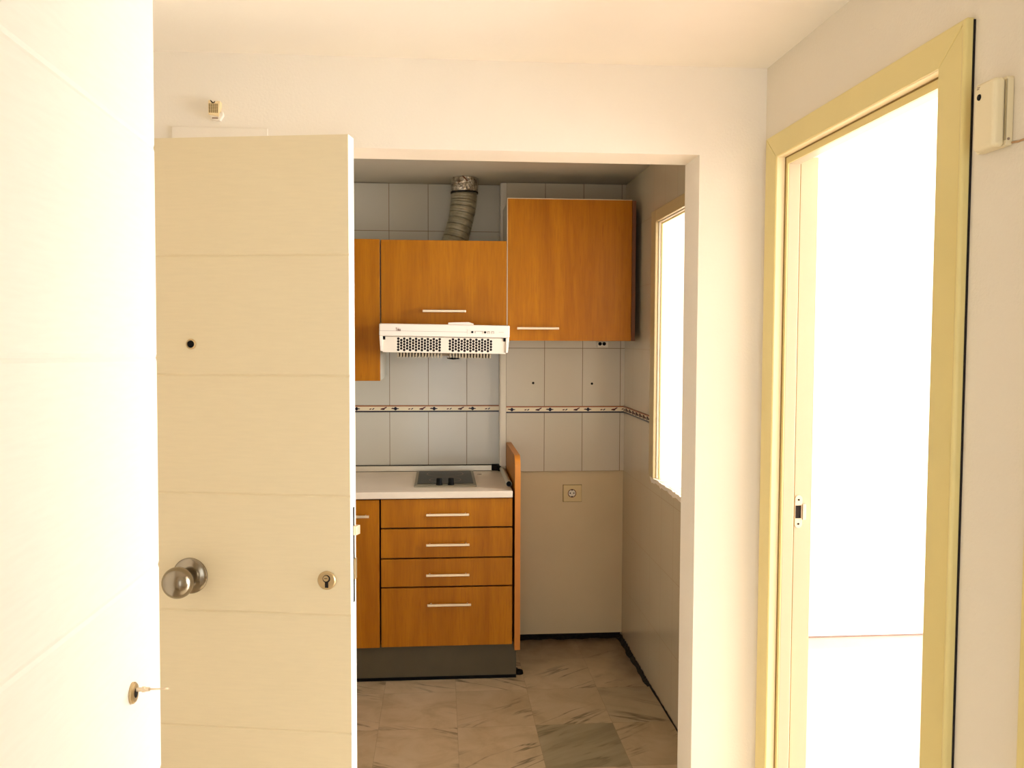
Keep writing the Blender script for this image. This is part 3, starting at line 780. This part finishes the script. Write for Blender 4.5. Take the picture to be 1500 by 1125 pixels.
# maker's lettering
tc = bpy.data.curves.new('lettering', 'FONT'); tc.body = 'Teka'; tc.size = 0.021; tc.extrude = 0.0002; tc.space_character = 0.85; tc.shear = 0.0
to = bpy.data.objects.new('lettering', tc); C.objects.link(to); to.parent = hd
to.location = (-W2 + 0.071, FY - 0.0006, 0.0935); to.rotation_euler = (PI / 2, 0, 0); to.scale = (0.62, 1, 1)
bpy.context.view_layer.update()
lm = bpy.data.meshes.new_from_object(to.evaluated_get(bpy.context.evaluated_depsgraph_get()))
lo_ = bpy.data.objects.new('maker_mark', lm); C.objects.link(lo_); lo_.parent = hd
lo_.location = to.location; lo_.rotation_euler = to.rotation_euler; lo_.scale = to.scale
bpy.data.objects.remove(to); lm.materials.clear(); lm.materials.append(M['maroon']); lab(lo_, 'small dark maker lettering')
# loose flap on top of the band, filters and lamp below
b = MB(); b.prism([(0.015, 0.1245), (0.126, 0.1245), (0.126, 0.131), (0.105, 0.1375), (0.040, 0.1355), (0.015, 0.134)], lambda u, v, d: (u, d, v), FY + 0.012, FY + 0.05)
lab(b.build('top_flap', M['hood'], hd, 0.001, local=True), 'small pale flap lying on top of the hood')
b = MB()
for i in range(31):
    x = -0.208 + i * 0.0136
    if -0.010 < x < 0.012: continue
    b.box(x, x + 0.0075, FY + 0.05, 0.18, -0.021, 0.006)
b.box(-0.212, 0.208, 0.10, 0.18, -0.020, 0.006)
lab(b.build('grease_filter', M['filter'], hd, local=True), 'slatted metal grease filter under the hood')
b = MB(); b.lathe([(0, 0), (0.030, 0), (0.026, 0.006), (0, 0.009)], (0.040, FY + 0.07, -0.0205), (0, 0, -1), 24)
lab(b.build('lamp_cover', M['black'], hd, smooth=True, local=True), 'dark lamp cover under the hood')

# flexible duct
dt = thing('exhaust_duct', (0.09, 4.33, 1.99), 'flexible grey exhaust duct rising from the hood cabinet into the ceiling', 'exhaust duct')
def bez(t):
    P0, P1, P2, P3 = Vector((0.048, 4.30, 1.92)), Vector((0.080, 4.315, 2.05)), Vector((0.115, 4.335, 2.13)), Vector((0.118, 4.340, 2.26))
    return P0 * (1 - t) ** 3 + P1 * 3 * t * (1 - t) ** 2 + P2 * 3 * t * t * (1 - t) + P3 * t ** 3
pts = []; rad = []
N = 180
for i in range(N + 1):
    t = i / N
    pts.append(bez(t))
    ph = (t * 10.5) % 1.0
    r = 0.0612 + 0.0016 * math.sin(t * 9) + (0.0008 * math.sin(ph * PI)) - (0.0055 if ph < 0.08 else 0) - 0.0006 * math.sin(t * 160)
    rad.append(r)
MB().tube(pts, rad, 40).build('hose', M['duct'], dt, smooth=True)
b = MB()
b.tube([(0.1182, 4.340, 2.250), (0.1185, 4.340, 2.262), (0.1195, 4.340, 2.285), (0.121, 4.340, 2.303), (0.1215, 4.340, ZC + 0.002)], [0.0655, 0.0665, 0.0655, 0.0650, 0.0640], 40)
lab(b.build('collar', M['foil'], dt, smooth=True), 'shiny foil collar at the ceiling')
b = MB(); b.tube([(0.1182, 4.340, 2.246), (0.1182, 4.340, 2.254)], 0.0668, 40); lab(b.build('clamp', M['grime'], dt), 'rust-dark clamp ring')
b = MB(); b.tube([(0.118, 4.340, 2.306), (0.123, 4.340, 2.3105)], 0.0662, 40); lab(b.build('tape_edge', M['wood_dark'], dt), 'dark edge of the tape')

# ------------------------------------------------------------------ small things on the kitchen walls
so = thing('wall_socket', (0.671, YB + 0.012, 0.713), 'cream wall socket on the bare plaster below the tiles', 'wall socket')
yp = YB + 0.012
b = MB(); b.box(0.6250, 0.7190, yp - 0.010, yp - 0.0002, 0.7130, 0.7980); b.build('plate', M['socket'], so, 0.003)
b = MB(); b.box(0.6235, 0.7205, yp - 0.0016, yp - 0.0001, 0.7115, 0.7995); lab(b.build('plate_line', plain('brown_edge', rgb(96, 66, 28), 0.8), so), 'brown line around the plate')  # thin brown line showing around the plate
cx, cz = 0.6695, 0.7565
b = MB(); b.lathe([(0.0215, 0.0), (0.0215, 0.0025), (0.0185, 0.0025), (0.0175, 0.0)], (cx, yp - 0.0098, cz), (0, -1, 0), 32)
ins = lab(b.build('outlet_ring', M['wood_dark'], so, smooth=True), 'dark round rim of the outlet')
b = MB(); b.lathe([(0, 0), (0.0178, 0), (0.0178, 0.0012), (0, 0.0012)], (cx, yp - 0.0098, cz), (0, -1, 0), 28); b.build('insert', M['trimwhite'], ins)
b = MB()
for dx in (-0.0095, 0.0095): b.lathe([(0.0034, 0), (0.0034, 0.0008)], (cx + dx, yp - 0.0109, cz + 0.001), (0, -1, 0), 12)
for dz in (-0.0165, 0.0165): b.box(cx - 0.004, cx + 0.004, yp - 0.0117, yp - 0.0109, cz + dz - 0.002, cz + dz + 0.002)
lab(b.build('pin_holes', M['dark'], ins), 'dark pin holes'); ins.children[1].name = 'pin_hole'

for x, z, lb in ((0.4676, 1.3195, 'dark screw hole in the tile nearer the step, below the right wall cabinet'), (0.7669, 1.3159, 'dark screw hole in the tile nearer the side wall, below the right wall cabinet')):
    b = MB(); b.lathe([(0, -0.01), (0.0058, -0.01), (0.0062, 0.0015), (0.0035, 0.0018), (0, 0.0006)], (x, YB, z), (0, -1, 0), 14)
    tag(b.build('wall_plug', M['dark'], None, smooth=True, org=(x, YB, z)), lb, 'wall plug', 'screw holes in the kitchen tiles')

cn = thing('cord_connector', (0.812, YB, 1.513), 'small dark cable connector peeping out below the right wall cabinet', 'cable connector')
b = MB(); b.box(0.789, 0.845, YB - 0.022, YB - 0.0005, 1.500, 1.530); b.build('block', M['trimwhite'], cn, 0.002)
for x in (0.803, 0.824):
    b = MB(); b.lathe([(0.009, 0), (0.009, 0.003), (0.004, 0.0035)], (x, YB - 0.0215, 1.518), (0, -1, 0), 16); b.build('terminal', M['black'], cn)

# grime along the floor where the skirting is gone
b = MB()
def strip(p0, p1, nrm, w0, w1, n, hgt):
    p0, p1, nrm = Vector(p0), Vector(p1), Vector(nrm)
    A = []; B = []; Cc = []
    for i in range(n + 1):
        t = i / n
        q = p0.lerp(p1, t)
        w_ = (w0 + (w1 - w0) * t) * (0.95 + 0.10 * random.random() + 0.12 * math.sin(i * 0.45) + 0.10 * math.sin(i * 0.19 + 1))
        A.append(q + Vector((0, 0, hgt * (0.6 + 0.8 * random.random()) * (1 - 0.8 * t)))); B.append(q + nrm * w_ * 0.5 + Vector((0, 0, hgt * 0.35 * (1 - 0.8 * t) * random.random() + 0.003))); Cc.append(q + nrm * w_ + Vector((0, 0, 0.0008)))
    vs = A + B + Cc; k = n + 1
    b.add(vs, [(i, i + 1, k + i + 1, k + i) for i in range(n)] + [(k + i, k + i + 1, 2 * k + i + 1, 2 * k + i) for i in range(n)])
strip((XW - 0.001, 4.45, 0), (XW - 0.001, 3.78, 0), (-1, 0, 0), 0.024, 0.020, 80, 0.020)
strip((XW - 0.001, 3.80, 0), (XW - 0.001, 2.70, 0), (-1, 0, 0), 0.007, 0.004, 60, 0.006)
strip((0.36, 4.466, 0), (XW - 0.002, 4.466, 0), (0, -1, 0), 0.042, 0.046, 70, 0.010)
tag(b.build('dirt', M['grime'], None, org=(0.92, 4.2, 0)), 'black grime along the kitchen floor edge where the skirting is missing', 'dirt', None, 'stuff')

# ------------------------------------------------------------------ light
def area(name, loc, rot, sx, sy, power, col=(1, 1, 1)):
    l = bpy.data.lights.new(name, 'AREA'); l.shape = 'RECTANGLE'; l.size = sx; l.size_y = sy; l.energy = power; l.color = col
    o = bpy.data.objects.new(name, l); C.objects.link(o); o.location = loc; o.rotation_euler = rot
    return o
WARM = (1.0, 0.93, 0.82)
area('daylight_room', (RX1 + 0.35, 2.33, 1.35), (0, PI / 2, 0), 2.1, 4.2, 400, (0.93, 0.985, 1.02))
area('fill_rear', (0.0, YN - 0.35, 1.15), (PI / 2, 0, 0), 1.6, 2.1, 22, (0.94, 0.99, 1.02))  # added fill light from the unseen area behind the viewpoint
sun = bpy.data.lights.new('sun', 'SUN'); sun.energy = 14.0; sun.angle = math.radians(1.0); sun.color = (0.94, 0.97, 0.99)
sobj = bpy.data.objects.new('sun', sun); C.objects.link(sobj); sobj.location = (7, 2, 4)
sobj.rotation_euler = Vector((-1.0, -0.03, -0.47)).to_track_quat('-Z', 'Y').to_euler()
wld = bpy.data.worlds.new('World'); SC.world = wld; wld.use_nodes = True
bg = wld.node_tree.nodes['Background']; bg.inputs[0].default_value = (0.94, 0.98, 1.0, 1); bg.inputs[1].default_value = 1.0

# ------------------------------------------------------------------ camera
yaw, pitch, roll, F_PX = 0.0814, -0.0515, 0.0034, 1292.0
s, c_ = math.sin(yaw), math.cos(yaw); sp_, cp_ = math.sin(pitch), math.cos(pitch)
r = Vector((c_, -s, 0)); fwd = Vector((cp_ * s, cp_ * c_, sp_)); u = Vector((-sp_ * s, -sp_ * c_, cp_))
s, c_ = math.sin(roll), math.cos(roll)
Rv, Uv = r * c_ + u * s, u * c_ - r * s
cam = bpy.data.cameras.new('camera'); cam.sensor_width = 36.0; cam.lens = 36.0 * F_PX / 1500.0; cam.clip_start = 0.05; cam.clip_end = 60
co = bpy.data.objects.new('camera', cam); C.objects.link(co)
mw = Matrix.Identity(4)
for i in range(3):
    mw[i][0], mw[i][1], mw[i][2] = Rv[i], Uv[i], -fwd[i]
mw[2][3] = H
co.matrix_world = mw
SC.camera = co
SC.view_settings.view_transform = 'Standard'
SC.view_settings.look = 'None'
SC.view_settings.exposure = 0.36
SC.view_settings.gamma = 1.0
SC.cycles.use_denoising = True
SC.cycles.max_bounces = 10
SC.cycles.diffuse_bounces = 8
